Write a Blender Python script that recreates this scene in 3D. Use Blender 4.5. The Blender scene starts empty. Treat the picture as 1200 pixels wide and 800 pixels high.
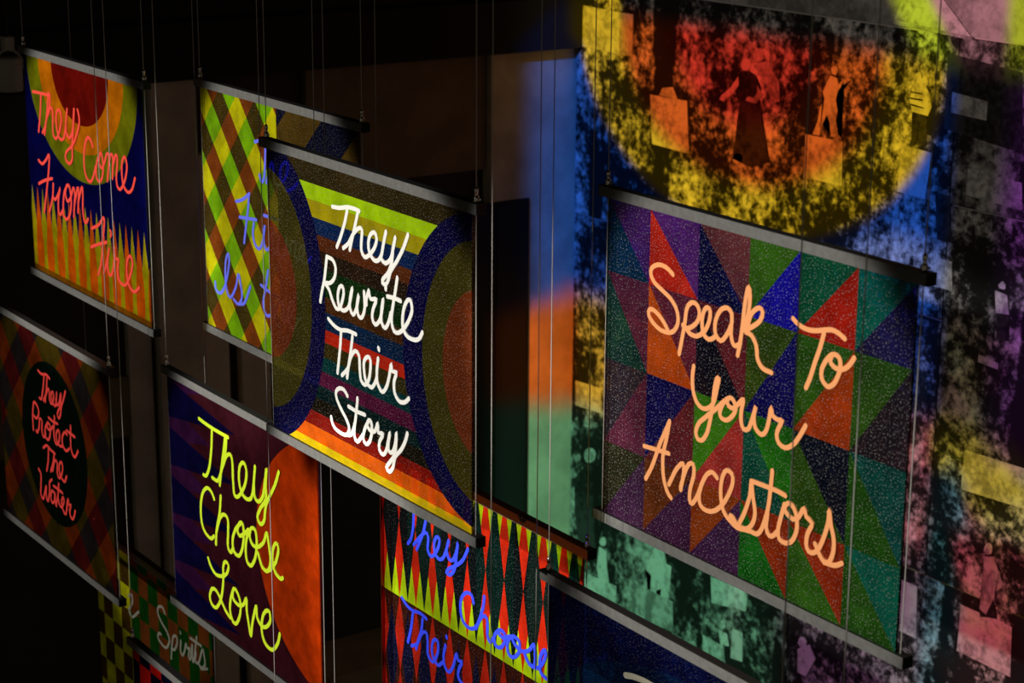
import bpy, bmesh, math, random
from mathutils import Vector, Matrix

random.seed(7)
SC = bpy.context.scene
COL = SC.collection

# ------------------------------------------------------------------ camera
PITCH, ROLL, AZ = 0.270789, 0.006362, 0.600287
EYE = Vector((0, 0, 7.5))
fh = Vector((-math.cos(AZ), math.sin(AZ), 0))
right = Vector((math.sin(AZ), math.cos(AZ), 0))
fwd = fh * math.cos(PITCH) + Vector((0, 0, -math.sin(PITCH)))
up = fh * math.sin(PITCH) + Vector((0, 0, math.cos(PITCH)))
cx = right * math.cos(ROLL) + up * math.sin(ROLL)
cy = -right * math.sin(ROLL) + up * math.cos(ROLL)
cam_data = bpy.data.cameras.new('camera')
cam_data.sensor_width = 36.0
cam_data.lens = 2377.9 / 1200 * 36.0
cam_data.clip_end = 100
cam_data.dof.use_dof = True
cam_data.dof.focus_distance = 8.7
cam_data.dof.aperture_fstop = 3.3
cam = bpy.data.objects.new('camera', cam_data)
m = Matrix((cx, cy, -fwd)).transposed().to_4x4()
m.translation = EYE
cam.matrix_world = m
COL.objects.link(cam)
SC.camera = cam

# ------------------------------------------------------------------ view, world
SC.view_settings.view_transform = 'Standard'
SC.view_settings.look = 'None'
SC.view_settings.gamma = 1.0
SC.view_settings.use_curve_mapping = False
SC.view_settings.exposure = 0.0
world = bpy.data.worlds.new('world')
SC.world = world
world.use_nodes = True
bg = world.node_tree.nodes['Background']
bg.inputs[0].default_value = (1.0, 0.86, 0.60, 1)
bg.inputs[1].default_value = 0.050

# ------------------------------------------------------------------ node helpers
def lin(c):
    f = lambda v: v / 12.92 if v <= 0.04045 else ((v + 0.055) / 1.055) ** 2.4
    return tuple(f(v) for v in c[:3]) + (1.0,)


class X:
    """A float socket (or constant) in a node tree, with arithmetic."""
    def __init__(s, t, v): s.t, s.v = t, v
    def op(s, name, *a, **kw):
        n = s.t.nodes.new('ShaderNodeMath'); n.operation = name
        for i, q in enumerate((s,) + a):
            v = q.v if isinstance(q, X) else q
            if isinstance(v, (int, float)): n.inputs[i].default_value = v
            else: s.t.links.new(v, n.inputs[i])
        return X(s.t, n.outputs[0])
    def __add__(s, o): return s.op('ADD', o)
    def __radd__(s, o): return s.op('ADD', o)
    def __sub__(s, o): return s.op('SUBTRACT', o)
    def __rsub__(s, o): return X(s.t, o).op('SUBTRACT', s)
    def __mul__(s, o): return s.op('MULTIPLY', o)
    def __rmul__(s, o): return s.op('MULTIPLY', o)
    def __truediv__(s, o): return s.op('DIVIDE', o)
    def __lt__(s, o): return s.op('LESS_THAN', o)
    def __gt__(s, o): return s.op('GREATER_THAN', o)
    def __pow__(s, o): return s.op('POWER', o)
    def abs(s): return s.op('ABSOLUTE')
    def floor(s): return s.op('FLOOR')
    def cos(s): return s.op('COSINE')
    def odd(s): return (s.floor() * 0.5).op('FRACT') * 2.0          # 0 / 1 by parity
    def near(s): return (s - s.op('ROUND')).abs()                   # distance to nearest integer
    def sq(s): return s * s
    def step(s, a, b):                                              # smooth 0..1 between a and b
        n = s.t.nodes.new('ShaderNodeMapRange'); n.interpolation_type = 'SMOOTHSTEP'
        s.t.links.new(s.v, n.inputs[0]); n.inputs[1].default_value = a; n.inputs[2].default_value = b
        return X(s.t, n.outputs[0])


def mixc(t, f, a, b):
    """colour a where f is 0, colour b where f is 1"""
    n = t.nodes.new('ShaderNodeMix'); n.data_type = 'RGBA'; n.clamp_factor = True
    v = f.v if isinstance(f, X) else f
    if isinstance(v, (int, float)): n.inputs[0].default_value = v
    else: t.links.new(v, n.inputs[0])
    for i, q in ((6, a), (7, b)):
        if isinstance(q, tuple): n.inputs[i].default_value = q
        else: t.links.new(q, n.inputs[i])
    return n.outputs[2]


def mixf(f, a, b): return a + (b - a) * f


def ellipse(x, z, cx_, cz_, rx, rz):
    return ((x - cx_) / rx).sq() + ((z - cz_) / rz).sq()


def noise(t, vec, scale, detail=4, rough=0.6, dist=0.0):
    n = t.nodes.new('ShaderNodeTexNoise')
    n.inputs['Scale'].default_value = scale; n.inputs['Detail'].default_value = detail
    n.inputs['Roughness'].default_value = rough; n.inputs['Distortion'].default_value = dist
    t.links.new(vec, n.inputs['Vector'])
    return X(t, n.outputs[0])


def coords(t):
    tc = t.nodes.new('ShaderNodeTexCoord')
    sp = t.nodes.new('ShaderNodeSeparateXYZ')
    t.links.new(tc.outputs['Object'], sp.inputs[0])
    return tc.outputs['Object'], X(t, sp.outputs[0]), X(t, sp.outputs[1]), X(t, sp.outputs[2])


# ------------------------------------------------------------------ lights
SPOT_W = 2050.0
def spot(name, loc, target, power, angle, blend=0.5, color=(1.0, 0.95, 0.86), radius=0.04):
    l = bpy.data.lights.new(name, 'SPOT')
    l.energy = power; l.spot_size = math.radians(angle); l.spot_blend = blend
    l.color = color; l.shadow_soft_size = radius
    o = bpy.data.objects.new(name, l)
    o.location = loc
    d = Vector(target) - Vector(loc)
    o.rotation_euler = d.to_track_quat('-Z', 'Y').to_euler()
    COL.objects.link(o)
    return o

PW, PH = 1.6667, 1.30          # width and height of a hanging panel over its rails
# key: left x, front y, base z, strength of the spotlight on it
PANELS = {
    'A': (-10.870, 4.100, 4.755, 0.95), 'B': (-9.240, 4.387, 4.752, 0.95),
    'C': (-7.554, 3.875, 4.745, 1.00), 'H': (-5.883, 4.407, 4.762, 1.00),
    'D': (-10.950, 3.877, 3.309, 0.50), 'E': (-9.190, 4.123, 3.314, 0.85),
    'F': (-7.642, 4.458, 3.280, 0.85), 'G': (-5.870, 4.150, 3.310, 0.30),
    'I': (-10.930, 4.400, 1.865, 0.05), 'J': (-9.220, 3.880, 1.865, 0.25),
    'L': (-7.550, 4.150, 1.865, 0.0), 'K': (-5.860, 3.880, 1.865, 0.0),
}
for k_, (x_, y_, z_, s_) in PANELS.items():
    if s_ > 0:
        tgt = (x_ + PW / 2, y_, z_ + PH * 0.44)
        src = (x_ + PW / 2 - 1.0, y_ - 7.0, z_ + 3.7)
        r2 = (Vector(tgt) - Vector(src)).length_squared
        spot('ceiling_spotlight', src, tgt, SPOT_W * s_ * r2 / 52.0, 14.5, 0.30)

# added unseen lamp: casts rings, bands and stripes, standing in for panel-tinted light
WALL_Y, BACK_X = 9.5, -13.0
GX, GY, GZ = -11.4, 6.0, 6.9
def gobo():
    l = bpy.data.lights.new('added_pattern_lamp', 'SPOT')
    l.energy = 1.0; l.spot_size = math.radians(165); l.spot_blend = 0.0; l.shadow_soft_size = 0.03
    o = bpy.data.objects.new('added_pattern_lamp', l)
    o.location = (GX, GY, GZ); o.rotation_euler = (math.radians(90), 0, 0)
    COL.objects.link(o)
    l.use_nodes = True
    t = l.node_tree
    em = t.nodes['Emission']
    tc = t.nodes.new('ShaderNodeTexCoord')
    sp = t.nodes.new('ShaderNodeSeparateXYZ')
    t.links.new(tc.outputs['Normal'], sp.inputs[0])
    nx, ny, nz = (X(t, s) for s in sp.outputs)
    c = nz.abs().op('MAXIMUM', 0.05)
    D = WALL_Y - GY
    SGN = 1.0
    x = nx / c * (D * SGN) + GX          # where this ray meets the mural wall
    z = ny / c * (D * SGN) + GZ
    z = z + (-13.0 - x).op('MAXIMUM', 0.0) * 2.4      # keeps the bands level where they turn onto the pier
    # colours of the lamp's pattern
    K = lambda r, g, b, s=1.0: (r * s, g * s, b * s, 1.0)
    dim = K(.10, .085, .07)
    blue = K(.012, .10, .55); yel = K(1.0, .62, .02); org = K(1.0, .16, .015); red = K(.85, .045, .02)
    green = K(.17, .52, .28); purple = K(.30, .06, .42); teal = K(.06, .30, .36); pink = K(.9, .25, .35)
    # half rings hanging from a level line
    e = ellipse(x, z, -10.98, 5.72, 1.97, 1.42).op('SQRT') + (x < -12.99) * 2.0
    col = mixc(t, e.step(1.03, .97), blue, yel)
    col = mixc(t, e.step(.80, .66), col, org)
    col = mixc(t, e.step(.52, .34), col, red)
    # flames below the rings
    nse = noise(t, tc.outputs['Normal'], 9.0, 2)
    fl = mixc(t, (x * 1.6 + nse * 3.0).cos().step(-.4, .6), K(.9, .20, .01), K(1.0, .55, .04))
    fl = mixc(t, x.step(-12.85, -13.0), fl, K(.85, .15, .012))
    fl = mixc(t, x.step(-9.9, -9.0), fl, K(.55, .10, .16))
    col = mixc(t, (z + nse * .3).step(3.75, 3.45), col, fl)
    # green light at the bottom left, violet beside it
    lo = mixc(t, (x + z * .12).step(-10.5, -9.9), green, K(.16, .06, .14))
    col = mixc(t, (z + nse * .25).step(2.75, 2.45), col, lo)
    # right of the projected square: greys, violet, teal, red and yellow streaks
    st = (x * 5.0 + z * .5 + nse * 6.0).cos()
    r1 = mixc(t, st.step(-.3, .8), K(.07, .24, .30), K(.50, .08, .10))
    r1 = mixc(t, (z * 2.6 + x * 1.2 + nse * 3 + .6).cos().step(.55, .95), r1, K(.70, .50, .05))
    r2 = mixc(t, x.step(-8.6, -8.25), dim, purple)
    rr = mixc(t, (z + nse * .3).step(3.75, 3.3), r2, r1)
    col = mixc(t, x.step(-9.02, -8.84), col, rr)
    # dim grey fill from this lamp above the square, with a lime and pink wedge to the right
    top = mixc(t, ((x + 9.05 + (z - 5.8) * .8) * 1.0).step(-.30, -.05), dim, K(.75, .30, .34))
    top = mixc(t, (x + 9.25 + (z - 6.0) * .75).abs().step(.26, .12), top, K(.72, .85, .04))
    top = mixc(t, (x + 8.35).abs().step(.25, .12), top, K(.75, .8, .04))
    col = mixc(t, (z + nse * .1).step(5.72, 5.92), col, top)
    # a yellow and orange corner that reaches above the level line
    corner = (x.step(-12.38, -12.46) * z.step(5.45, 5.55) * z.step(6.02, 5.95) * x.step(-12.98, -12.93))
    col = mixc(t, corner, col, yel)
    # mask: pattern faded out at its limits and along the pier
    m_ = mixf(z.step(3.6, 3.2), x.step(-13.32, -13.07), x.step(-13.55, -13.3)) * x.step(-5.2, -6.2) * z.step(-0.2, .3) * z.step(7.6, 7.2)
    t.links.new(col, em.inputs['Color'])
    gain = m_ / (c * c * c) * 640.0        # gain shaped to even out the throw over the wall
    t.links.new(gain.v, em.inputs['Strength'])
    return o
gobo()

LETTERS = {
 'H': [
  ('Speak', 0.0184, '436,1047 412,1060 380,1068 344,1064 314,1046 311,1022 332,997 379,977 426,957 459,929 472,897 468,867 449,843 422,831 376,830 334,845 305,869 307,890 327,895 360,884 393,862 415,840/484,767 497,823 510,885 519,939 534,961 555,971 578,964 590,938 580,907 546,879 516,869 500,877/516,869 543,854 579,854 609,872 629,892 645,927 648,959 634,970 617,958 606,924 608,892 617,869 644,857 670,869 682,878/764,942 762,976 740,991 711,982 687,953 676,917 682,883 709,867 733,887 753,917 764,942 762,907 772,876 788,867 814,883/801,837 812,885 822,955 829,1024 844,1089 854,1057 849,1000 832,935/844,932 858,986 877,1012 904,1028 921,1016 911,986 880,960 848,941/840,928 869,924 896,893 905,850 933,823 978,819'),
  ('To', 0.0184, '1069,1027 1096,1013 1136,1006 1176,1010 1216,1021 1250,1030 1281,1028 1316,1015/1219,1012 1205,962 1183,903 1164,847 1146,808/1301,910 1302,932 1296,945 1281,953 1261,949 1238,927 1217,889 1220,857 1238,842 1254,839 1278,856 1293,883 1302,906/1261,947 1255,927 1269,913 1294,908 1323,917 1346,937 1364,963'),
  ('Your', 0.0173, '567,742 561,702 567,653 589,614 624,600 658,612 683,641 695,685 706,731 693,725 683,687 679,645 673,603 664,560 651,516 626,483 601,481 590,504 604,539 644,575 695,617 738,656 770,677 789,669 801,647 788,619 756,592 727,592 717,610 731,644 749,666/753,665 761,647 787,643 812,665 839,690 831,650 831,610 845,584 870,591 886,625 905,682 896,647 906,605 939,589 962,611 974,653 982,699 990,672 1019,663 1040,668 1024,637 1015,610 1027,584 1059,576 1096,596 1125,631 1155,680'),
  ('Ancestors', 0.021, '310,246 348,310 388,402 441,504/441,504 426,435 408,361 415,283 439,233 462,216/297,369 354,374 442,381/447,264 487,333 524,367 530,334 516,264/515,272 534,329 557,373 582,380 588,345 570,283 568,243 581,230 609,266 635,325 662,367 690,381 716,368/635,325 621,276 631,239 665,230 706,242 745,274 779,323 800,374 795,405 766,411 747,386 738,339 744,285 767,247 808,227 848,226/844,240 869,287 893,355 898,408 909,359 923,304 914,262 884,231 837,227 812,247 795,253 800,232 829,219 869,223 908,228 936,228 961,255 988,334 998,413 1003,479/988,324 984,268 1001,243 1023,251 1045,276/898,411 960,413 1029,414 1074,410/1072,379 1057,329 1045,276 1054,247 1085,243 1117,262 1137,306 1134,353 1113,384 1087,387 1073,366 1086,349 1116,339 1145,356 1168,395 1181,368 1211,353 1192,313 1187,274 1200,251 1225,254 1249,278 1271,327 1288,385 1289,425 1300,378 1317,332 1317,284 1298,244 1270,242 1246,266 1230,288/1277,237 1327,243 1361,262'),
 ],
 'C': [
  ('They', 0.0154, '604,1106 661,1111 726,1125 782,1128 818,1126/724,1112 701,1056 666,992 636,948/809,1122 784,1061 760,1005 740,956/688,953 731,981 770,1026 816,1058 839,1053 833,1009 832,972 854,950 886,961 932,1000 951,1041 933,1063 902,1046 887,1010 895,975 931,951 967,961 989,988/1022,1082 1003,1032 989,988 984,969 1015,956 1055,983 1077,1033 1091,1072/1091,1072 1073,1023 1063,970 1036,923 1000,893 991,875 1018,873 1040,901 1054,932 1107,988 1150,1042 1185,1101/1018,873 1017,854'),
  ('Rewrite', 0.0205, '491,691 507,741 529,795 552,892/552,892 600,887 623,858 612,817 577,788 528,779/528,779 566,758 589,724 622,692 650,698 670,727 686,769 677,794 653,786 638,749 646,707 679,695 717,713 737,746 757,806 737,756 736,717 759,695 787,728 807,788 792,744 801,702 828,699 852,742 849,808/886,821 867,784 866,760/886,821 899,791 944,798 920,757 910,717 932,694 964,715 983,752 997,812 983,762 982,714 1008,697 1035,726 1054,768/1104,918 1086,854 1067,789 1058,741 1074,702 1105,700 1144,723 1183,764 1210,811 1202,846 1180,846 1154,813 1141,768 1144,727 1174,702 1225,700 1263,715 1284,743/1029,828 1081,832 1129,831'),
  ('Their', 0.0205, '555,633 599,616 651,609 713,619 779,619/659,605 648,531 624,422/751,605 736,541 719,483 702,420/660,420 708,459 735,514 772,549 802,535 806,483 815,437 845,426 870,446 886,482 892,536 873,549 842,524 841,481 855,442 895,428 925,454 941,485/952,561 941,506 945,459 979,431 1014,461 1039,519 1051,564 1059,535 1092,538 1072,497 1076,451 1109,426 1152,434 1181,456/956,605 960,598'),
  ('Story', 0.0154, '702,343 674,361 636,359 608,337 614,306 652,270 694,237 712,206 692,176 649,169 591,178 567,203 565,217/783,354 771,287 756,233 726,185 692,176/756,233 754,188 777,169 811,199 821,211/710,301 772,297 842,300/874,287 840,241 825,197 848,179 876,197 896,242 892,280 874,287 859,261 887,244 923,256 943,293 946,255 983,258 955,218 954,184 981,172 1008,199 1023,242 1037,280 1023,232 1026,200 1053,202 1076,243 1086,293 1081,239 1066,191 1030,152 1007,126 1029,115 1057,140 1075,189 1120,231 1151,273 1169,312'),
 ],
 'E': [
  ('They', 0.0231, '411,1120 486,1113 600,1109 729,1110/554,1104 540,1000 511,898 473,841 439,835/621,834 644,921 675,1023 697,1097/709,1097 701,1045 672,976 634,895 598,850 540,849/661,942 706,1008 748,1028 769,996 771,905 782,832 830,842 898,920 918,994 889,1027 848,996 836,924 863,864 925,852 974,893 1010,1043/993,963 997,889 1034,874 1082,915 1109,997 1128,1066 1116,984 1112,909 1055,847 1021,791 1051,766 1090,797 1110,871 1143,925 1206,1004 1252,1087'),
  ('Choose', 0.0231, '551,741 522,769 477,777 427,740 398,673 395,590 426,533 495,515 536,539/627,779 608,686 570,587 554,504/561,562 605,649 654,692 698,678 696,605 689,537 717,513 750,549/841,705 779,653 744,584 756,530 807,525 847,574 867,645 863,701 834,706 801,660 822,634 875,662 921,698/951,714 904,657 885,586 896,525 939,518 986,577 1005,654 994,714 951,714 933,666 960,632 1018,640 1078,684 1112,741 1133,674 1144,608 1112,548 1056,550 1016,608/1112,551 1148,571 1200,626 1229,699 1205,719 1173,680 1165,615 1190,567 1238,552 1266,566'),
  ('Love', 0.0185, '458,397 486,362 539,338 609,351 665,385 687,432 657,444 629,413 624,345 612,282 584,212 534,157 486,155 462,192 493,244 540,249 592,215 636,178 687,156/737,328 703,269 690,198 717,148 755,150 796,206 808,276 774,323 737,328 726,277 777,258 838,279 874,325 874,263 892,196 911,141 930,210 956,277 980,322 984,266 1026,237 1076,248 1121,293 1117,338 1081,333 1043,287 1031,210 1064,157 1135,151 1194,206 1218,264'),
 ],
 'A': [
  ('They', 0.0181, '167,1062 271,1067 389,1071/288,1068 263,961 224,848/399,1085 371,1001 342,920 309,844/415,1078 407,1019 354,941 320,885 281,850/373,957 416,1006 447,986 436,907 442,857 482,847 540,909 566,977 538,1011 501,987 491,915 517,861 556,851 602,886 654,1030/626,947 628,896 674,878 720,929 737,994 752,1049 733,962 716,897 699,831 691,766 646,734 600,752 614,792 701,841 755,890 813,973 812,1023 799,1046'),
  ('Come', 0.0169, '973,874 954,903 916,916 878,883 853,820 845,755 866,698 915,679 958,709 1000,774/1070,855 1026,810 1003,752 1009,713 1046,701 1083,734 1101,790 1091,847 1070,855 1048,805 1083,779 1121,816 1159,867 1185,857 1173,802 1148,722/1173,802 1208,870 1234,860 1228,811 1216,746/1228,811 1268,874 1289,869 1283,819 1266,759 1276,712 1307,704 1342,727 1384,778 1407,843 1385,884 1351,856 1339,797 1353,733 1403,706 1458,729 1501,793'),
  ('From', 0.0175, '195,683 248,671 306,701 357,735 336,640 287,512 239,398/183,549 274,582 386,611/397,584 379,510 348,456 319,415/379,510 415,498 476,550 495,577 463,512 453,439 481,426 524,463/604,610 553,563 527,488 527,428 570,415 620,457 645,532 632,600 596,608 567,559 591,519 640,548 684,608 702,576 687,515 670,445/687,515 744,618 756,597 734,483/741,536 803,631 814,601 803,512 816,451 845,447 869,472'),
  ('Fire', 0.0175, '906,427 995,460 1078,512 1050,390 1014,268 965,185/886,321 982,354 1098,388/1042,209 1084,270 1130,365 1101,296 1101,233 1133,216 1165,252 1193,320 1204,382 1203,322 1244,324 1228,270 1236,214 1288,197 1337,215 1397,282 1423,343 1393,371 1357,341 1343,271 1363,212 1427,189 1496,226/1154,461 1166,446 1155,430'),
 ],
 'B': [
  ('The', 0.0155, '630,1067 686,1080 793,1084/737,1048 730,979 718,909 692,882 670,913/740,887 767,940 800,995 816,964 819,914 844,890 877,901 937,945 963,999 941,1017 893,988 884,930 922,881 992,898 1051,936'),
  ('Future', 0.0194, '412,740 482,761 559,803/553,799 539,722 511,629 487,545/445,667 527,676 626,686/598,665 584,608 606,559 648,547 687,592 713,675 695,617 710,562 740,562 772,597 801,682 785,611 800,556 830,568 858,647 848,577 876,548 913,584 934,656/707,723 749,724 868,729/934,656 931,582 966,594 980,642 1026,645 1012,586 1046,570 1105,615 1100,648 1066,636 1063,585 1114,567 1172,606'),
  ('Is', 0.0194, '151,280 157,240 211,235 269,297 316,413 306,456 276,405 269,305 292,243 327,239 384,304 414,372 437,323 445,260 404,218 353,232/404,218 475,242 541,337'),
  ('the', 0.0155, '732,456 702,363 672,276 703,227 737,234/653,368 743,351 833,343/784,348 777,219 831,319 880,313 876,233 942,272 993,338 953,345 926,276 971,223 1037,277'),
 ],
 'D': [
  ('They', 0.0162, '669,1044 718,1036 787,1049 834,1039/754,1036 731,962 696,889 667,887/797,1032 781,970 762,921 751,886/727,887 770,933 807,976 822,956 818,926 832,900 857,904 881,947 873,974 847,957 848,924 875,902 906,907 928,983/910,940 924,912 957,933 989,994 974,927 945,891 923,861 938,841 966,867 984,916 1021,968 1056,1023'),
  ('Protect', 0.0156, '545,669 547,751 577,838 625,828 644,794 607,753 554,759/589,678 601,668 636,708 651,762 685,755 676,697 700,667 732,701/770,772 729,728 723,682 763,670 796,707 803,759 770,772 759,741 800,736 846,770/878,837 856,746 862,692 894,679 925,710 938,752 920,769 889,738 896,696 949,683 978,703/789,805 850,799 918,804/1048,776 1016,784 977,746 977,697 1022,679 1072,707/1106,843 1093,767 1098,703 1140,677 1193,727/1045,800 1104,797 1156,794'),
  ('The', 0.0163, '680,601 735,630 793,619 851,615/759,620 743,540 713,477/843,616 818,555 775,491/802,502 846,576 878,565 870,509 900,487 949,545 947,589 912,575 904,519 966,486 1005,528'),
  ('Water', 0.0195, '589,451 620,429 610,356 602,305 634,287 667,339 691,381 683,330 704,294 739,360 747,418 785,446/809,374 776,378 753,337 765,306 802,324 818,377 818,322 833,306/883,451 859,369 825,307/859,369 878,327 911,323 950,369 933,388 911,351 926,314 965,299 1007,400 1016,369 1047,378 1025,338 1032,306 1059,298 1083,322 1105,362/806,415 873,414 936,411'),
 ],
 'F': [
  ('They', 0.017, '263,1062 364,1065 463,1071/344,1059 338,979 317,916 291,885/453,1070 428,990 392,923 367,881/342,896 392,946 442,987 467,970 461,912 486,889 520,909 554,959 559,994 535,994 516,958 525,911 564,899 602,931 636,1010/622,953 636,925 669,931 698,978 710,1023 698,957 683,892 645,854 616,855 636,878 698,916 749,957 791,1022'),
  ('Choose', 0.017, '832,787 817,817 776,815 740,781 727,729 745,675 797,657 847,679 892,740/917,846 907,792 877,722 852,675/857,685 892,740 927,758 942,734 942,675 962,652 987,679/1030,733 996,695 1002,655 1036,653 1070,686 1074,729 1040,737 1026,717 1065,708 1093,724 1122,738/1122,738 1094,695 1104,652 1142,649 1180,686 1184,734 1151,745 1127,737 1151,711 1199,699 1255,723 1291,763 1301,715 1293,665 1256,663 1222,696/1256,663 1302,663 1339,683 1370,729 1374,768 1351,751 1334,704 1344,656 1381,644'),
  ('Their', 0.017, '234,602 282,578 332,573 393,582 447,574/332,570 314,482 285,402/414,562 403,502 375,441 357,394/318,395 369,426 408,491 447,505 457,465 457,409 484,385 511,392 543,448 544,497 517,500 495,467 500,413 543,385 581,412/608,506 591,447 602,401 633,386 671,428 697,499 712,471 744,477 718,433 712,395 738,374 780,372/617,552 619,545'),
 ],
 'I': [
  ('letter', 0.018, '513,991 561,1016 566,969 513,902 555,873 652,940'),
  ('Spirits', 0.018, '1021,1059 990,1087 937,1072 921,1031 964,991 1037,955 1067,911 1019,850 951,852 910,877 930,908 956,910/1083,807 1098,883 1121,955 1165,971 1170,933 1132,880 1089,872/1223,969 1214,911 1232,883 1268,923 1289,978 1303,952 1337,965 1316,911 1340,900 1372,1001 1367,937 1380,900 1434,1070/1419,972 1406,914 1447,921 1502,1019 1523,981 1527,937 1477,902 1438,918/1351,1031 1488,1036/1476,894 1558,926/1224,1022 1227,1015'),
 ],
 'G': [
  ('stroke', 0.0225, '532,1064 577,1076 653,1085 738,1083'),
 ],
}
CUTOUTS = [
 ('light', '-1203,520 -1159,521 -1155,482 -1199,483'),
 ('light', '-1192,521 -1188,527 -1176,529 -1170,521'),
 ('dark', '-1101,548 -1096,551 -1090,551 -1083,549 -1077,541 -1078,532 -1073,513 -1065,490 -1085,483 -1105,486 -1102,509 -1100,527 -1106,536'),
 ('light', '-1089,556 -1089,554 -1091,552 -1094,551 -1097,551 -1099,553 -1100,555 -1099,557 -1097,559 -1095,560 -1092,560 -1090,559'),
 ('light', '-1102,546 -1110,537 -1120,530 -1122,527 -1117,526 -1107,533 -1101,540'),
 ('mid', '-1081,542 -1075,536 -1082,529 -1093,530 -1091,533 -1084,533 -1081,537'),
 ('light', '-1076,564 -1076,562 -1078,560 -1081,559 -1083,559 -1086,561 -1086,563 -1086,566 -1084,568 -1081,568 -1079,568 -1076,567'),
 ('mid', '-1087,556 -1073,560 -1059,548 -1057,534 -1065,532 -1072,544'),
 ('light', '-1094,488 -1095,485 -1097,483 -1100,482 -1102,483 -1104,484 -1105,486 -1105,488 -1103,490 -1100,491 -1097,491 -1095,490'),
 ('light', '-1000,562 -1001,561 -1002,559 -1003,559 -1005,559 -1006,560 -1007,562 -1007,563 -1005,565 -1004,565 -1002,565 -1001,564'),
 ('light', '-1007,558 -1001,557 -999,553 -994,557 -988,558 -988,557 -995,553 -999,549 -1001,543 -998,537 -1000,529 -997,519 -994,518 -1004,517 -1006,527 -1009,531 -1013,524 -1015,516 -1022,516 -1018,525 -1016,535 -1012,542 -1014,546 -1011,552'),
 ('light', '-1029,515 -992,515 -991,485 -1029,485'),
 ('light', '-929,565 -922,565 -916,558 -913,549 -916,543 -930,544 -933,552 -931,560'),
 ('dark', '-930,544 -916,543 -916,523 -921,523 -923,534 -925,523 -929,523'),
 ('light', '-923,567 -923,565 -924,564 -926,564 -927,564 -929,565 -929,566 -929,568 -928,569 -926,570 -925,570 -924,569'),
 ('light', '-917,565 -917,564 -918,562 -920,562 -921,562 -922,563 -923,564 -923,566 -922,567 -920,568 -919,568 -918,567'),
 ('dark', '-932,557 -922,557 -922,556 -932,556'),
 ('dark', '-933,553 -921,553 -921,552 -933,552'),
 ('dark', '-932,549 -920,548 -920,547 -932,548'),
 ('light', '-938,521 -910,520 -914,489 -939,490'),
 ('light', '-1295,579 -1243,578 -1242,546 -1292,547'),
 ('mid', '-1243,578 -1226,578 -1226,546 -1242,546'),
 ('light', '-1184,161 -1171,164 -1168,152 -1161,152 -1163,125 -1168,105 -1175,104 -1173,129 -1179,126 -1181,104 -1188,103 -1186,136 -1193,139'),
 ('mid', '-1211,123 -1158,123 -1157,98 -1210,92'),
 ('light', '-1173,170 -1174,167 -1176,165 -1178,164 -1181,164 -1183,164 -1184,166 -1183,169 -1181,171 -1179,172 -1176,173 -1174,172'),
 ('light', '-1256,138 -1246,137 -1245,123 -1240,104 -1252,100 -1259,118'),
 ('light', '-1247,145 -1247,143 -1249,141 -1251,140 -1254,140 -1255,141 -1256,142 -1255,144 -1254,146 -1251,148 -1249,148 -1247,147'),
 ('light', '-1277,108 -1232,111 -1231,92 -1276,85'),
 ('light', '-1120,109 -1095,108 -1092,90 -1119,89'),
 ('light', '-1094,127 -1094,125 -1096,123 -1098,122 -1100,122 -1101,123 -1102,124 -1101,126 -1100,128 -1098,129 -1096,129 -1095,129'),
 ('light', '-1102,120 -1092,120 -1089,111 -1099,108'),
 ('mid', '-1086,127 -1074,127 -1073,104 -1087,102'),
 ('dark', '-1292,187 -1274,206 -1259,208 -1252,160 -1258,133 -1284,129 -1291,157'),
 ('light', '-1263,216 -1264,212 -1267,209 -1271,207 -1275,206 -1278,208 -1279,211 -1278,215 -1275,218 -1271,220 -1267,220 -1264,219'),
 ('light', '-1113,160 -1070,162 -1071,146 -1111,139'),
 ('light', '-865,332 -809,334 -807,308 -866,305'),
 ('light', '-859,226 -815,226 -813,192 -860,193'),
 ('light', '-914,225 -899,225 -897,188 -913,188'),
 ('mid', '-842,266 -834,268 -829,259 -824,251 -831,245 -831,233 -837,227 -843,229 -842,243'),
 ('light', '-836,273 -836,271 -837,269 -839,268 -841,268 -842,269 -843,270 -842,273 -841,275 -840,276 -838,276 -836,275'),
 ('dark', '-843,229 -837,227 -832,240 -828,228 -842,224'),
 ('light', '-849,442 -839,441 -836,429 -847,428'),
 ('light', '-841,447 -841,445 -842,444 -844,444 -845,444 -846,444 -847,446 -846,447 -845,448 -844,449 -843,449 -842,448'),
 ('dark', '-847,428 -836,429 -835,412 -845,411'),
 ('light', '-1013,137 -1001,145 -994,136 -1003,119 -1012,119'),
 ('light', '-1004,146 -1004,143 -1006,141 -1008,140 -1010,140 -1012,141 -1013,142 -1012,145 -1011,147 -1009,148 -1006,148 -1005,147'),
 ('light', '-940,622 -911,620 -882,596 -952,598'),
 ('mid', '-949,601 -883,597 -882,595 -950,598'),
 ('mid', '-879,515 -834,513 -832,496 -879,498'),
 ('dark', '-902,585 -840,580 -835,531 -901,537'),
 ('mid', '-896,561 -866,559 -866,547 -896,548'),
 ('light', '-942,472 -935,472 -934,458 -942,457'),
 ('light', '-936,476 -936,474 -937,473 -939,472 -940,472 -941,473 -942,475 -942,476 -941,477 -939,478 -937,478 -936,477'),
 ('mid', '-859,398 -842,396 -842,392 -859,393'),
 ('light', '-1293,272 -1258,274 -1257,253 -1292,251'),
 ('mid', '-1213,107 -1210,138 -1204,110'),
 ('light', '-903,453 -887,453 -885,434 -901,434'),
 ('dark', '-905,495 -892,495 -889,465 -901,465'),
]
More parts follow.
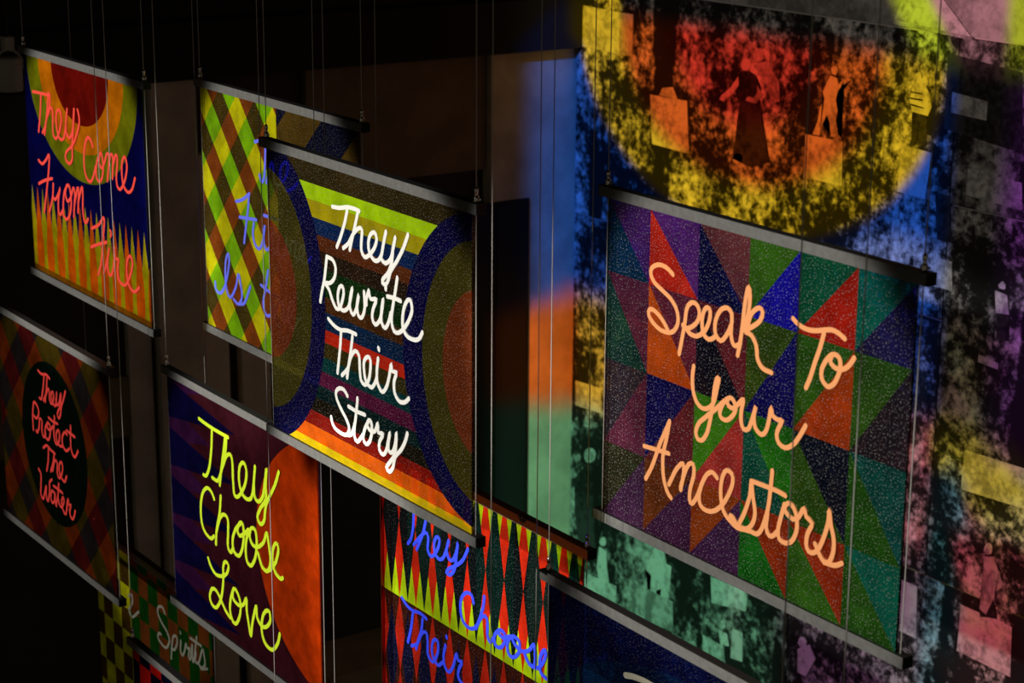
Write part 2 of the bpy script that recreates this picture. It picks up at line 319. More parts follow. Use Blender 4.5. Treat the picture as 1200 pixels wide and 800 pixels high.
# ------------------------------------------------------------------ materials
MATS = {}
def plain(name, rgb, rough=0.7, metal=0.0, grain=0.0, scale=8.0, spec=0.3):
    if name in MATS: return MATS[name]
    ma = bpy.data.materials.new(name); ma.use_nodes = True
    t = ma.node_tree; b = t.nodes['Principled BSDF']
    b.inputs['Roughness'].default_value = rough; b.inputs['Metallic'].default_value = metal
    b.inputs['Specular IOR Level'].default_value = spec
    if grain:
        v, x, y, z = coords(t)
        n = noise(t, v, scale, 5)
        c = mixc(t, n.step(.3, .7), tuple(q * (1 - grain) for q in rgb) + (1,), tuple(min(1, q * (1 + grain)) for q in rgb) + (1,))
        t.links.new(c, b.inputs['Base Color'])
        bu = t.nodes.new('ShaderNodeBump'); bu.inputs['Strength'].default_value = .15
        t.links.new(n.v, bu.inputs['Height']); t.links.new(bu.outputs[0], b.inputs['Normal'])
    else:
        b.inputs['Base Color'].default_value = tuple(rgb) + (1,)
    MATS[name] = ma
    return ma


def film_material(name, fn, opacity=0.74, speck=0.0, gain=0.72):
    """Printed translucent film: part of the light is sent back, part passes tinted."""
    ma = bpy.data.materials.new(name); ma.use_nodes = True
    t = ma.node_tree
    for n in list(t.nodes): t.nodes.remove(n)
    out = t.nodes.new('ShaderNodeOutputMaterial')
    v, x, y, z = coords(t)
    base = fn(t, x, z)
    nf = noise(t, v, 7.0, 5, .65)
    base = mixc(t, nf.step(.35, .75) * 0.35, base, (0, 0, 0, 1)) if gain < 0 else base
    hs = t.nodes.new('ShaderNodeHueSaturation')
    t.links.new(base, hs.inputs['Color'])
    t.links.new((nf.step(.3, .75) * .5 + abs(gain) - .2).v, hs.inputs['Value'])
    col = hs.outputs[0]
    # tint of what passes through
    sc = t.nodes.new('ShaderNodeSeparateColor'); sc.mode = 'HSV'; t.links.new(base, sc.inputs[0])
    cc = t.nodes.new('ShaderNodeCombineColor'); cc.mode = 'HSV'
    t.links.new(sc.outputs[0], cc.inputs[0]); t.links.new(sc.outputs[1], cc.inputs[1])
    val = X(t, sc.outputs[2]) ** 0.35
    t.links.new((val * .95).v, cc.inputs[2])
    if speck:
        vo = t.nodes.new('ShaderNodeTexVoronoi'); vo.inputs['Scale'].default_value = 92
        vo.voronoi_dimensions = '2D'
        cv = t.nodes.new('ShaderNodeCombineXYZ'); t.links.new(x.v, cv.inputs[0]); t.links.new(z.v, cv.inputs[1])
        t.links.new(cv.outputs[0], vo.inputs['Vector'])
        vo2 = t.nodes.new('ShaderNodeSeparateColor'); t.links.new(vo.outputs['Color'], vo2.inputs[0])
        d = X(t, vo.outputs['Distance'])
        dots = (d < (X(t, vo2.outputs[0]) * .12 + .09)) * ((X(t, vo2.outputs[1]) * .8 + .1) * speck)
        col = mixc(t, dots, col, (.8, .78, .74, 1))
    df = t.nodes.new('ShaderNodeBsdfDiffuse'); t.links.new(col, df.inputs[0])
    tl = t.nodes.new('ShaderNodeBsdfTranslucent'); t.links.new(col, tl.inputs[0])
    m1 = t.nodes.new('ShaderNodeMixShader'); m1.inputs[0].default_value = .12
    t.links.new(df.outputs[0], m1.inputs[1]); t.links.new(tl.outputs[0], m1.inputs[2])
    tr = t.nodes.new('ShaderNodeBsdfTransparent'); t.links.new(cc.outputs[0], tr.inputs[0])
    m2 = t.nodes.new('ShaderNodeMixShader'); m2.inputs[0].default_value = opacity
    t.links.new(tr.outputs[0], m2.inputs[1]); t.links.new(m1.outputs[0], m2.inputs[2])
    gl = t.nodes.new('ShaderNodeBsdfGlossy'); gl.inputs['Roughness'].default_value = .18
    m3 = t.nodes.new('ShaderNodeMixShader'); m3.inputs[0].default_value = .03
    t.links.new(m2.outputs[0], m3.inputs[1]); t.links.new(gl.outputs[0], m3.inputs[2])
    t.links.new(m3.outputs[0], out.inputs[0])
    return ma


def clear_material():
    ma = bpy.data.materials.new('clear_acrylic'); ma.use_nodes = True
    t = ma.node_tree
    for n in list(t.nodes): t.nodes.remove(n)
    out = t.nodes.new('ShaderNodeOutputMaterial')
    tr = t.nodes.new('ShaderNodeBsdfTransparent'); tr.inputs[0].default_value = (.95, .96, .96, 1)
    gl = t.nodes.new('ShaderNodeBsdfGlossy'); gl.inputs['Roughness'].default_value = .12
    m = t.nodes.new('ShaderNodeMixShader'); m.inputs[0].default_value = .04
    t.links.new(tr.outputs[0], m.inputs[1]); t.links.new(gl.outputs[0], m.inputs[2])
    t.links.new(m.outputs[0], out.inputs[0])
    return ma


def print_material(name, dark, light, scale, contrast=(.42, .62), seed=0.0):
    """black and white photograph of trees and leaves, printed matt"""
    ma = bpy.data.materials.new(name); ma.use_nodes = True
    t = ma.node_tree; b = t.nodes['Principled BSDF']
    b.inputs['Roughness'].default_value = .85; b.inputs['Specular IOR Level'].default_value = .1
    tc = t.nodes.new('ShaderNodeTexCoord'); mp = t.nodes.new('ShaderNodeMapping')
    mp.inputs['Location'].default_value = (seed, 0, seed * 1.7)
    t.links.new(tc.outputs['Object'], mp.inputs[0]); v = mp.outputs[0]
    big = noise(t, v, scale * .45, 3, .6)
    fine = noise(t, v, scale * 3.0, 8, .80, .1)
    vo = t.nodes.new('ShaderNodeTexVoronoi'); vo.inputs['Scale'].default_value = scale * 4.0
    t.links.new(v, vo.inputs['Vector'])
    f = fine + (big - .5) * .85 - (X(t, vo.outputs['Distance']) - .45) * .12
    # trunks: dark uprights
    mp2 = t.nodes.new('ShaderNodeMapping'); mp2.inputs['Scale'].default_value = (1, 1, .12)
    t.links.new(v, mp2.inputs[0])
    tr = noise(t, mp2.outputs[0], scale * .55, 3, .6)
    f = f - tr.step(.58, .68) * .22
    c = mixc(t, f.step(*contrast), (dark, dark, dark, 1), (light, light, light, 1))
    t.links.new(c, b.inputs['Base Color'])
    return ma

ALU = plain('brushed_grey_aluminium', (.145, .145, .14), .55, 0.0, .12, 40)
BLACK = plain('flat_black', (.012, .012, .013), .5)
NICKEL = plain('polished_nickel', (.85, .82, .76), .22, 1.0)
STEEL = plain('steel_wire', (.50, .48, .45), .4, .10)
CLEAR = clear_material()
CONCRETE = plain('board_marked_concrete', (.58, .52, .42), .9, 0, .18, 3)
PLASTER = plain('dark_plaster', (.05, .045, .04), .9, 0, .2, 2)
SOFFIT = plain('black_soffit', (.014, .014, .014), .85)
BEIGE = plain('beige_wall_panel', (.78, .68, .54), .85, 0, .1, 4)
FLOORM = plain('brown_floor', (.16, .10, .06), .6, 0, .25, 5)
WALLM = plain('grey_plaster', (.35, .34, .33), .9, 0, .1, 3)

# ------------------------------------------------------------------ mesh helpers
def obj(name, bm, mats, parent=None, loc=None):
    me = bpy.data.meshes.new(name)
    bm.normal_update()
    bm.to_mesh(me); bm.free()
    for q in (mats if isinstance(mats, (list, tuple)) else [mats]): me.materials.append(q)
    o = bpy.data.objects.new(name, me)
    COL.objects.link(o)
    if loc: o.location = loc
    if parent: o.parent = parent
    return o


def link_copy(o, parent, loc=(0, 0, 0)):
    c = o.copy(); COL.objects.link(c); c.parent = parent; c.location = loc
    return c


def empty(name, loc):
    o = bpy.data.objects.new(name, None); COL.objects.link(o); o.location = loc
    o.empty_display_size = .1
    return o


def box(bm, x0, x1, y0, y1, z0, z1, bev=0.0):
    r = bmesh.ops.create_cube(bm, size=1.0)
    vs = r['verts']
    for v in vs:
        v.co = Vector(((x0 + x1) / 2 + v.co.x * (x1 - x0), (y0 + y1) / 2 + v.co.y * (y1 - y0), (z0 + z1) / 2 + v.co.z * (z1 - z0)))
    if bev:
        es = {e for v in vs for e in v.link_edges}
        bmesh.ops.bevel(bm, geom=list(es), offset=bev, segments=2, affect='EDGES', profile=.7)
    return bm


def tube(bm, p, q, r, n=8):
    p, q = Vector(p), Vector(q)
    d = q - p
    rot = d.to_track_quat('Z', 'Y').to_matrix().to_4x4()
    rot.translation = (p + q) / 2
    bmesh.ops.create_cone(bm, cap_ends=True, segments=n, radius1=r, radius2=r, depth=d.length, matrix=rot)
    return bm


def lathe(bm, prof, n=14):
    rings = []
    for r, z in prof:
        rings.append([bm.verts.new((r * math.cos(2 * math.pi * i / n), r * math.sin(2 * math.pi * i / n), z)) for i in range(n)])
    for a, b in zip(rings, rings[1:]):
        for i in range(n):
            f = bm.faces.new((a[i], a[(i + 1) % n], b[(i + 1) % n], b[i])); f.smooth = True
    bm.faces.new(rings[0][::-1]); bm.faces.new(rings[-1])
    return bm


def smooth_path(pts, step):
    if len(pts) < 3:
        return [Vector(p) for p in pts]
    P = [Vector(p) for p in pts]
    P = [P[0] * 2 - P[1]] + P + [P[-1] * 2 - P[-2]]
    out = []
    for i in range(1, len(P) - 2):
        a, b, c, d = P[i - 1:i + 3]
        n = max(2, int((c - b).length / step))
        for k in range(n):
            u = k / n
            out.append(.5 * ((2 * b) + (c - a) * u + (2 * a - 5 * b + 4 * c - d) * u * u + (3 * b - a - 3 * c + d) * u ** 3))
    out.append(P[-2])
    return out


def ribbon(bm, pts, w, y0, y1, run=0.0):
    """painted stroke: a flat band of width w with round ends, from y0 (front) to y1"""
    path = smooth_path(pts, .012)
    n = len(path)
    L, R = [], []
    for i, p in enumerate(path):
        d = (path[min(i + 1, n - 1)] - path[max(i - 1, 0)])
        if d.length < 1e-6: d = Vector((1, 0))
        d.normalize()
        nn = Vector((-d.y, d.x))
        # brush pressure: downstrokes a little heavier
        ww = w * (.5 + .07 * (abs(d.y) - .5))
        L.append(p + nn * ww); R.append(p - nn * ww)
    d0 = (path[0] - path[1]).normalized(); d1 = (path[-1] - path[-2]).normalized()
    cap0, cap1 = [], []
    for a in (-60, -30, 0, 30, 60):
        r = math.radians(a)
        n0 = Vector((-d0.y, d0.x)); n1 = Vector((-d1.y, d1.x))
        cap0.append(path[0] + (d0 * math.cos(r) + n0 * math.sin(r)) * w * .5)
        cap1.append(path[-1] + (d1 * math.cos(r) + n1 * math.sin(r)) * w * .5)
    V = lambda p, y: bm.verts.new((p.x, y, p.y))
    # later paint lies on top of earlier paint where a stroke crosses itself
    ys = []
    for i in range(n):
        if i: run += (path[i] - path[i - 1]).length
        ys.append(y0 - .0008 * run)
    lf = [V(p, y) for p, y in zip(L, ys)]; rf = [V(p, y) for p, y in zip(R, ys)]
    lb = [V(p, y1) for p in L]; rb = [V(p, y1) for p in R]
    for i in range(n - 1):
        bm.faces.new((lf[i], rf[i], rf[i + 1], lf[i + 1]))
        bm.faces.new((lf[i], lf[i + 1], lb[i + 1], lb[i]))
        bm.faces.new((rf[i], rb[i], rb[i + 1], rf[i + 1]))
    for cap, a, b in ((cap0, rf[0], lf[0]), (cap1, lf[-1], rf[-1])):
        cv = [V(p, a.co.y) for p in cap]
        # order so that the fan closes between the two band corners
        if (cv[0].co - b.co).length > (cv[0].co - a.co).length: cv = cv[::-1]
        bm.faces.new([b] + cv + [a])
    return run + .15


def structure(o):
    o['kind'] = 'structure'
    return o


def tag(o, label, cat, group=None):
    o['label'] = label; o['category'] = cat
    if group: o['group'] = group
    return o

# ------------------------------------------------------------------ the room
structure(obj('floor', box(bmesh.new(), -13.4, 6, -5, 9.9, -.2, 0), FLOORM))
structure(obj('ceiling', box(bmesh.new(), -13.4, 6, -5, 9.9, 11.2, 11.4), SOFFIT))
structure(obj('wall_right', box(bmesh.new(), -13.4, 6, WALL_Y, WALL_Y + .4, 0, 11.2), WALLM))
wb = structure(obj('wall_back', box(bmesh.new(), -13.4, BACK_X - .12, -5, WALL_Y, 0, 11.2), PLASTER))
# upper-level edge: a black bulkhead with two shallow slots
bm = bmesh.new()
for z0, z1, x in ((5.46, 5.86, 0), (5.90, 6.30, 0), (6.34, 11.2, 0), (5.86, 5.90, -.06), (6.30, 6.34, -.06)):
    box(bm, BACK_X - .12, BACK_X + .10 + x, -5, WALL_Y, z0, z1)
structure(obj('trim_1', bm, SOFFIT))
# concrete piers and wall panels below the bulkhead, the spaces between them dark
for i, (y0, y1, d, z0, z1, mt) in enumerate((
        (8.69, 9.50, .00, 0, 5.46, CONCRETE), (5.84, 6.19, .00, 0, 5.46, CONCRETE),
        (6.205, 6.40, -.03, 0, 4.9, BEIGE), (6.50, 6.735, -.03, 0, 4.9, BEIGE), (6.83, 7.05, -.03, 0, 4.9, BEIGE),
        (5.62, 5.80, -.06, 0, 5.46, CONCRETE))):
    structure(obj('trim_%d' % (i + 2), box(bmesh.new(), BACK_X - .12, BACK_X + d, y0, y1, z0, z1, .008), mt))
structure(obj('trim_8', box(bmesh.new(), BACK_X - .12, BACK_X - .06, 7.1, 8.69, 4.55, 5.46), plain('brown_panel', (.20, .15, .09), .8, 0, .15, 3)))
structure(obj('trim_9', box(bmesh.new(), BACK_X - .12, BACK_X - .07, 4.2, 5.62, 2.9, 3.35), plain('brown_panel', (.20, .15, .09))))
structure(obj('trim_10', box(bmesh.new(), BACK_X - .12, BACK_X + .5, 6.9, 8.6, 0, .88), plain('tan_plinth', (.34, .24, .14), .7, 0, .15, 4)))

# black double door set flush in the pier
dr = structure(obj('door_1', box(bmesh.new(), BACK_X - .01, BACK_X + .012, 8.40, 9.05, 0, 4.29, .003), BLACK))
for y0, y1 in ((8.42, 8.715), (8.735, 9.03)):
    lf = obj('door_leaf', box(bmesh.new(), BACK_X + .012, BACK_X + .020, y0, y1, .02, 4.26, .003), BLACK, dr)
    obj('handle', tube(bmesh.new(), (BACK_X + .032, 8.725 + (.05 if y0 > 8.6 else -.05), .95), (BACK_X + .032, 8.725 + (.05 if y0 > 8.6 else -.05), 1.25), .008), BLACK, lf)

# ------------------------------------------------------------------ photo mural on the right wall
mural = empty('photo_mural', (-9.5, WALL_Y - .004, 0))
tag(mural, 'wall-high collage of black and white park photographs lit by coloured light', 'mural')
def to_local(x, z): return (x + 9.5, z)
PR = [(-12.98, -7.5, 5.97, 7.6, 'facade'), (-12.98, -8.93, 4.13, 5.96, 0), (-8.92, -6.6, 4.90, 5.96, 1),
      (-12.98, -8.93, 2.36, 4.12, 2), (-8.92, -6.6, 3.25, 4.89, 3), (-12.98, -10.25, .25, 2.35, 4),
      (-10.24, -8.0, .25, 2.35, 5), (-7.99, -5.2, .25, 3.24, 6), (-8.92, -8.0, 2.36, 3.24, 7),
      (-6.59, -4.2, 3.25, 5.96, 8), (-7.49, -4.2, 5.97, 7.6, 9)]
prmat = {}
for i, (x0, x1, z0, z1, kd) in enumerate(PR):
    if kd == 'facade':
        ma = print_material('photo_of_a_stone_front', .10, .36, 1.4, (.3, .7), 3.3)
    else:
        k = kd % 5
        if k not in prmat:
            prmat[k] = print_material('photo_of_trees_%d' % k, .008, (.55, .28, .5, .45, .4)[k], (4.2, 3.4, 5.0, 3.8, 3.6)[k], (.43, .74), 2.7 * k)
        ma = prmat[k]
    th = .006 + .0015 * (i % 3)
    obj('photo_print', box(bmesh.new(), x0 + 9.5, x1 + 9.5, -th, 0, z0, z1), ma, mural)
tone = {'light': print_material('print_pale', .16, .44, 6.0, (.3, .6), 9.1), 'mid': print_material('print_grey', .12, .34, 5.0, (.35, .6), 4.1),
        'dark': print_material('print_dark', .006, .03, 5.0, (.35, .6), 1.1)}
for i, (tn, s) in enumerate(CUTOUTS):
    pts = [tuple(float(a) / 100 for a in q.split(',')) for q in s.split()]
    bm = bmesh.new()
    lift = .010 + .0006 * (i % 6)
    fr = [bm.verts.new((x + 9.5, -lift, z)) for x, z in pts]
    bk = [bm.verts.new((x + 9.5, -.004, z)) for x, z in pts]
    bm.faces.new(fr)
    for a in range(len(fr)):
        b = (a + 1) % len(fr)
        bm.faces.new((fr[a], bk[a], bk[b], fr[b]))
    bmesh.ops.triangulate(bm, faces=[f for f in bm.faces if len(f.verts) > 4])
    o = obj('printed_cutout', bm, tone[tn], mural)

# ------------------------------------------------------------------ film designs (plain geometric patterns)
C3 = lambda r, g, b: lin((r, g, b))

def bands(t, z, rows, first):
    col = first
    for zz, c in rows:                         # colour below height zz
        col = mixc(t, z < zz, col, c)
    return col

def design_A(t, x, z):
    navy = C3(.03, .03, .30)
    org, yel = C3(.90, .38, .03), C3(.72, .66, .05)
    p = x / .150
    hw = ((.53 - z) / .20).op('MINIMUM', 1.0) * .25
    wob = ((z - .16) * 11.0).cos() * .10 * (z < .34)
    a = (p.near() < (hw + wob))
    b = ((p + .5).near() < (hw - wob))
    col = mixc(t, b, navy, yel)
    col = mixc(t, a, col, org)
    col = mixc(t, (z < .07) * (a + b), col, C3(.55, .33, .02))
    for rx, rz, c in ((.735, .60, C3(.50, .52, .05)), (.565, .445, C3(.90, .50, .03)), (.38, .295, C3(.48, .07, .03))):
        col = mixc(t, ellipse(x, z, .83, 1.26, rx, rz) < 1, col, c)
    return col

def design_B(t, x, z):
    a = ((x * 1.15 + z) / .20).odd()
    b = ((x * 1.05 - z + 4) / .20).odd()
    yel, grn, brn, dk = C3(.90, .88, .02), C3(.54, .80, .02), C3(.56, .27, .06), C3(.30, .24, .04)
    c = mixc(t, b, mixc(t, a, yel, brn), mixc(t, a, grn, dk))
    d = ((x * .9 - z + 4) / .30).odd()
    r = mixc(t, d, C3(.36, .27, .07), C3(.06, .07, .17))
    return mixc(t, x > .85, c, r)

def design_C(t, x, z):
    col = bands(t, z, ((1.172, C3(.80, 1.0, .05)), (1.105, C3(.80, .74, .04)), (1.035, C3(.06, .17, .38)), (.967, C3(.42, .20, .08)),
                       (.905, C3(.18, .12, .07)), (.835, C3(.07, .20, .05)), (.72, C3(.32, .18, .05)), (.655, C3(.04, .17, .33)), (.58, C3(.86, .17, .06)),
                       (.525, C3(.23, .20, .05)), (.46, C3(.02, .24, .25)), (.395, C3(.38, .09, .25)), (.33, C3(.04, .15, .15)), (.27, C3(.11, .09, .05)), (.205, C3(.58, .09, .04)),
                       (.140, C3(1.0, .42, .03)), (.075, C3(1.0, .86, .02))), C3(.22, .18, .07))
    for cx0, cz0, rr in ((0.0, .655, ((.53, .66), (.415, .53), (.285, .31))), (1.68, .665, ((.545, .60), (.405, .50), (.26, .32)))):
        for (rx, rz), c in zip(rr, (C3(.05, .045, .27), C3(.27, .25, .06), C3(.46, .20, .08))):
            col = mixc(t, ellipse(x, z, cx0, cz0, rx, rz) < 1, col, c)
    return col

def design_D(t, x, z):
    ax, az = (x - .83).abs(), (z - .66).abs()
    u = ((ax + az + .05) / .26).floor().op('MODULO', 2)
    v = ((ax - az + 4) / .26).floor().op('MODULO', 2)
    col = mixc(t, v, mixc(t, u, C3(.44, .17, .04), C3(.30, .07, .07)), mixc(t, u, C3(.25, .20, .04), C3(.14, .12, .12)))
    return mixc(t, ellipse(x, z, .84, .665, .46, .46) < 1, col, C3(.03, .08, .05))

def design_E(t, x, z):
    q = (z + .03) / .26
    f = q.op('FRACT')
    tri = (f - .5).abs() < ((.80 - x) / .80) * .42
    f2 = (q + .5).op('FRACT')
    tri2 = (f2 - .5).abs() < ((.52 - x) / .52) * .46
    col = mixc(t, tri2, C3(.24, .08, .12), C3(.22, .08, .24))
    col = mixc(t, tri, col, C3(.05, .04, .22))
    return mixc(t, ellipse(x, z, 1.75, .71, .75, .63) < 1, col, C3(.80, .24, .03))

def design_F(t, x, z):
    p = x / .142
    up = z > .60
    red, blk, grn, lime = C3(.94, .18, .06), C3(.05, .08, .09), C3(.02, .25, .18), C3(.80, .96, .04)
    dz = (z - .97).abs() / .37
    bk = p.near() < ((1 - dz) * .5)
    core = p.near() < ((1 - dz) * .5 - .30)
    ed = ((.5 - (dz - .5).abs()) * .5)
    rd = (p + .5).near() < ed
    rd2 = ((p + .5).near() < (dz * .5 + .001)) * (dz < .5)
    c1 = mixc(t, rd, lime, red)
    c1 = mixc(t, rd2, c1, red)
    c1 = mixc(t, bk, c1, mixc(t, (p * .5).odd(), blk, C3(.03, .15, .13)))
    d2 = (z - .42).abs() / .19
    c2 = mixc(t, (p + .5).near() < ((1 - d2) * .30), C3(.26, .10, .05), C3(.80, .15, .06))
    c2 = mixc(t, p.near() < ((1 - (z - .30).abs() / .26) * .36), c2, C3(.06, .07, .22))
    c2 = mixc(t, (z < .24) * ((p + .5).near() < ((.24 - z) * 1.6).op('MINIMUM', .30)), c2, C3(.80, .15, .06))
    return mixc(t, up, c2, c1)

def design_G(t, x, z):
    col = C3(.03, .04, .22)
    for rx, rz, c in ((1.0, .62, C3(.03, .10, .26)), (.86, .50, C3(.02, .20, .34)), (.7, .38, C3(.03, .14, .30))):
        col = mixc(t, ellipse(x, z, .95, .55, rx, rz) < 1, col, c)
    return col

def design_I(t, x, z):
    u = (x / .132).floor() + (z / .15).floor()
    ch = u.odd()
    left = mixc(t, ch, C3(.34, .24, .06), C3(.85, .86, .10))
    rgt = mixc(t, ch, C3(.46, .24, .09), C3(.07, .28, .06))
    return mixc(t, x > .545, left, rgt)

def design_J(t, x, z):
    u = (x / .132).floor() + (z / .15).floor()
    return mixc(t, u.odd(), C3(.80, .10, .07), C3(.06, .06, .16))

def design_L(t, x, z): return bands(t, z, ((1.0, C3(.06, .2, .4)), (.7, C3(.6, .5, .1)), (.4, C3(.4, .1, .1))), C3(.1, .1, .2))
def design_K(t, x, z): return bands(t, z, ((1.0, C3(.5, .2, .1)), (.7, C3(.1, .3, .2)), (.4, C3(.3, .1, .3))), C3(.2, .1, .1))

# panel H is a mosaic of triangles: colours by cell, each cell split by a diagonal
HX = (.05, .30, .575, .842, 1.09, 1.362, 1.617)
HZ = (1.26, .985, .65, .325, .04)
HM = [  # (diagonal, colour left of it, colour right of it)
    [('\\', (.03, .20, .30), (.28, .12, .40)), ('\\', (.82, .16, .10), (.34, .14, .46)), ('\\', (.05, .06, .26), (.42, .20, .22)),
     ('/', (.22, .42, .08), (.10, .08, .66)), ('/', (.05, .36, .24), (.74, .13, .07)), ('/', (.02, .38, .32), (.13, .11, .28))],
    [('\\', (.09, .24, .22), (.36, .14, .24)), ('\\', (.82, .32, .05), (.42, .14, .22)), ('\\', (.06, .06, .12), (.38, .12, .16)),
     ('/', (.20, .30, .06), (.07, .06, .38)), ('/', (.18, .36, .07), (.68, .24, .05)), ('/', (.18, .34, .08), (.15, .12, .16))],
    [('/', (.18, .15, .20), (.36, .14, .24)), ('/', (.07, .06, .34), (.40, .14, .17)), ('/', (.24, .52, .06), (.70, .20, .18)),
     ('\\', (.04, .30, .24), (.13, .46, .07)), ('\\', (.18, .33, .07), (.05, .08, .15)), ('\\', (.14, .34, .07), (.04, .30, .28))],
    [('/', (.18, .17, .10), (.28, .14, .28)), ('/', (.46, .20, .07), (.28, .12, .27)), ('/', (.60, .24, .06), (.28, .13, .30)),
     ('\\', (.10, .42, .09), (.64, .20, .05)), ('\\', (.20, .40, .08), (.64, .19, .06)), ('\\', (.16, .36, .08), (.05, .40, .32))]]

def design_H(t, x, z):
    a = t.nodes.new('ShaderNodeAttribute'); a.attribute_name = 'print'
    return a.outputs['Color']

def mosaic_mesh(y):
    bm = bmesh.new()
    lay = bm.loops.layers.float_color.new('print')
    for r in range(4):
        for c in range(6):
            x0, x1, zt, zb = HX[c], HX[c + 1], HZ[r], HZ[r + 1]
            d, cl, cr = HM[r][c]
            q = {'tl': (x0, zt), 'tr': (x1, zt), 'bl': (x0, zb), 'br': (x1, zb)}
            tris = ((('tl', 'bl', 'br'), cl), (('tl', 'br', 'tr'), cr)) if d == '\\' else ((('tl', 'bl', 'tr'), cl), (('bl', 'br', 'tr'), cr))
            for ks, co in tris:
                f = bm.faces.new([bm.verts.new((q[k][0], y, q[k][1])) for k in ks])
                for lp in f.loops: lp[lay] = lin(co)
    return bm, lay

# ------------------------------------------------------------------ the hanging panels
DESC = {
    'A': ('hanging acrylic panel lettered They Come From Fire under orange and red half rings', design_A, 0),
    'B': ('hanging acrylic panel of yellow, green and brown plaid, half hidden behind the striped one', design_B, .2),
    'C': ('hanging acrylic panel of horizontal stripes lettered They Rewrite Their Story in white', design_C, .34),
    'H': ('hanging acrylic panel of coloured triangles lettered Speak To Your Ancestors', design_H, .42),
    'D': ('dim hanging acrylic panel with a dark oval lettered They Protect The Water', design_D, 0),
    'E': ('hanging acrylic panel with an orange disc lettered They Choose Love in yellow', design_E, 0),
    'F': ('hanging acrylic panel of red, black and lime diamonds lettered They Choose Their in blue', design_F, .18),
    'G': ('dark blue hanging acrylic panel below the triangle panel at the bottom edge', design_G, .15),
    'I': ('dim green and brown chequered hanging panel lettered Spirits in grey', design_I, 0),
    'J': ('red and black chequered hanging panel in front of the Spirits one', design_J, 0),
    'L': ('hanging panel below the frame whose thin cable passes beside the orange disc panel', design_L, 0),
    'K': ('hanging panel below the frame whose thin cables cross the triangle panel', design_K, 0),
}
INK = {'A': (1.0, .32, .27), 'B': (.42, .46, 1.0), 'C': (1, 1, .98), 'D': (1.0, .30, .28), 'E': (.88, 1.0, .20),
       'F': (.22, .30, 1.0), 'G': (.8, .78, .7), 'H': (1.0, .68, .45), 'I': (.55, .55, .50)}
INKW = {'A': .0180, 'B': .0170, 'C': .0180, 'D': .0165, 'E': .0205, 'F': .0175, 'G': .024, 'H': .0178, 'I': .017}
FX0, FX1, FZ0, FZ1, FY, BY = .05, PW - .05, .04, PH - .04, .012, .030
CEIL = 11.2

proto = {}
def shared(key, make):
    if key not in proto: proto[key] = make()
    return proto[key]

def mesh_part(name, key, make, mats, parent, loc=(0, 0, 0)):
    if key in proto:
        c = bpy.data.objects.new(name, proto[key]); COL.objects.link(c)
        c.parent = parent; c.location = loc
        return c
    o = obj(name, make(), mats, parent, loc)
    proto[key] = o.data
    return o

def gripper():
    bm = bmesh.new()
    lathe(bm, ((.010, 0), (.011, .004), (.011, .020), (.007, .024), (.006, .034), (.008, .038), (.008, .048), (.004, .056)))
    tube(bm, (.004, 0, .012), (.024, 0, .014), .004, 8)       # release pin at the side
    return bm

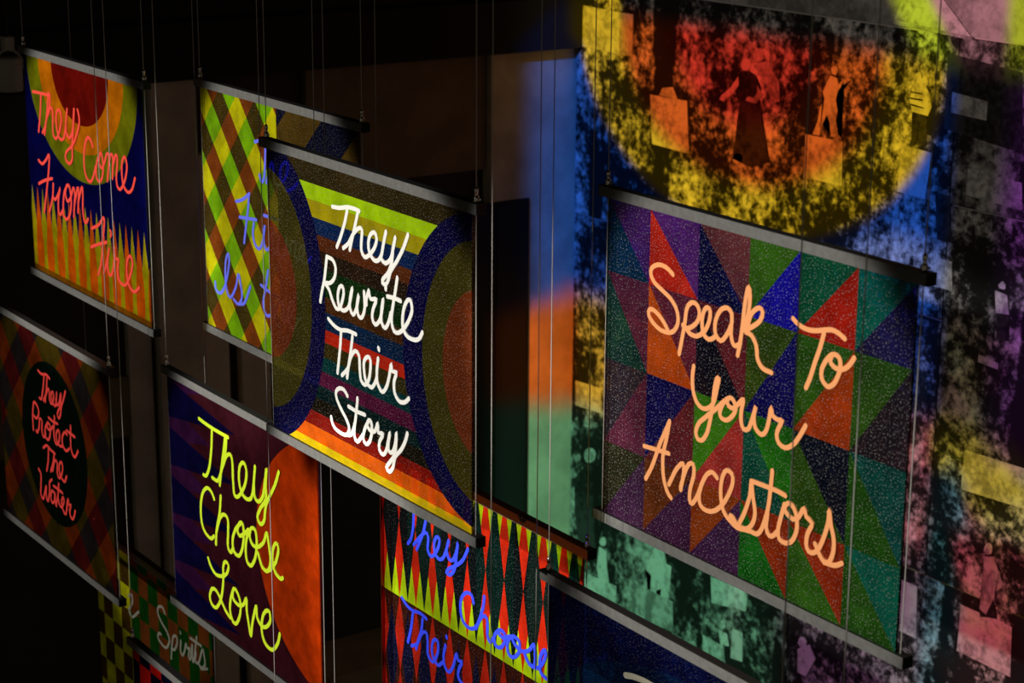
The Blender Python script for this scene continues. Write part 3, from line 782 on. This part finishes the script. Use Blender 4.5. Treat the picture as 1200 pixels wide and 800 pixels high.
for key in PANELS:
    px, py, pz, s_ = PANELS[key]
    label, fn, speck = DESC[key]
    root = empty('hanging_banner', (px, py, pz))
    tag(root, label, 'banner', 'lettered acrylic panels hung in tiers on cables')
    for nm, z0 in (('top_rail', PH - .04), ('bottom_rail', 0)):
        r = mesh_part(nm, 'rail', lambda: box(bmesh.new(), .006, PW - .006, .003, .042, 0, .04, .0015), BLACK, root, (0, 0, z0))  # black body puts the top's shade into its colour; grey plate fronts it
        mesh_part('face_plate', 'plate', lambda: box(bmesh.new(), .004, PW - .004, 0, .003, .0005, .0395, .0008), ALU, r)
        for xe in (0, PW - .006):
            mesh_part('end_cap', 'cap', lambda: box(bmesh.new(), 0, .006, .0005, .0425, -.0003, .0403, .001), BLACK, r, (xe, 0, 0))
    # printed film wrapped over the front and the edges of the sheet
    fm = film_material('printed_film_' + key, fn, .55 if key == 'G' else .54 if key == 'C' else .74, speck, .95 if key == 'C' else .72)
    if key == 'H':
        bm, lay = mosaic_mesh(FY)
    else:
        bm = bmesh.new(); lay = None
        bm.faces.new([bm.verts.new(v) for v in ((FX0, FY, FZ0), (FX1, FY, FZ0), (FX1, FY, FZ1), (FX0, FY, FZ1))])
    for xe in (FX0, FX1):
        f = bm.faces.new([bm.verts.new(v) for v in ((xe, FY, FZ0), (xe, FY + .009, FZ0), (xe, FY + .009, FZ1), (xe, FY, FZ1))])
        if lay:
            for lp in f.loops: lp[lay] = lin((.16, .14, .10))
    obj('printed_film', bm, fm, root)
    mesh_part('acrylic_sheet', 'sheet', lambda: box(bmesh.new(), FX0, FX1, FY + .010, FY + .018, FZ0, FZ1), CLEAR, root)
    # cables run from the ceiling through a gripper on the top rail down to the bottom rail
    for xe in (.034, PW - .034):
        mesh_part('cable_gripper', 'grip', gripper, NICKEL, root, (xe, .021, PH))
        top = CEIL - pz
        obj('cable', tube(bmesh.new(), (xe, .021, .04), (xe, .021, top), .0021, 6), STEEL, root)
    # brush lettering
    for wname, wm, enc in LETTERS.get(key, []):
        bm = bmesh.new(); run = 0.0
        for st in enc.split('/'):
            pts = [tuple(float(a) / 1000 for a in q.split(',')) for q in st.split()]
            run = ribbon(bm, pts, INKW[key], FY - .0012, FY - .0002, run)
        o = obj('lettering', bm, plain('ink_' + key, lin(INK[key])[:3], .6, spec=.1), root)
        if wname not in ('letter', 'stroke'): o['label'] = 'brush-written word ' + wname

# ------------------------------------------------------------------ spotlight fixture hanging at the left edge
fx = empty('hanging_spotlight', (-12.06, 4.487, 5.62))
tag(fx, 'grey cylinder spotlight in a yoke hanging at the upper left edge', 'lamp')
LG = plain('grey_enamel', (.5, .48, .44), .5)
bm = lathe(bmesh.new(), ((.075, 0), (.082, .004), (.082, .190), (.074, .205), (.03, .208)), 24)
body = obj('housing', bm, LG, fx)
obj('lens', lathe(bmesh.new(), ((.060, -.003), (.066, -.001), (.066, .002)), 20), BLACK, body)
bm = bmesh.new()
prev = None
for i in range(9):
    a = math.pi * i / 8
    p = (0, .098 * math.cos(a), .13 + .125 * math.sin(a))
    if prev: tube(bm, prev, p, .008, 6)
    prev = p
obj('yoke', bm, LG, fx)
obj('junction_box', box(bmesh.new(), -.04, .04, -.03, .03, .253, .335, .005), LG, fx)
obj('stem', tube(bmesh.new(), (0, 0, .335), (0, 0, CEIL - 5.62), .010, 8), BLACK, fx)
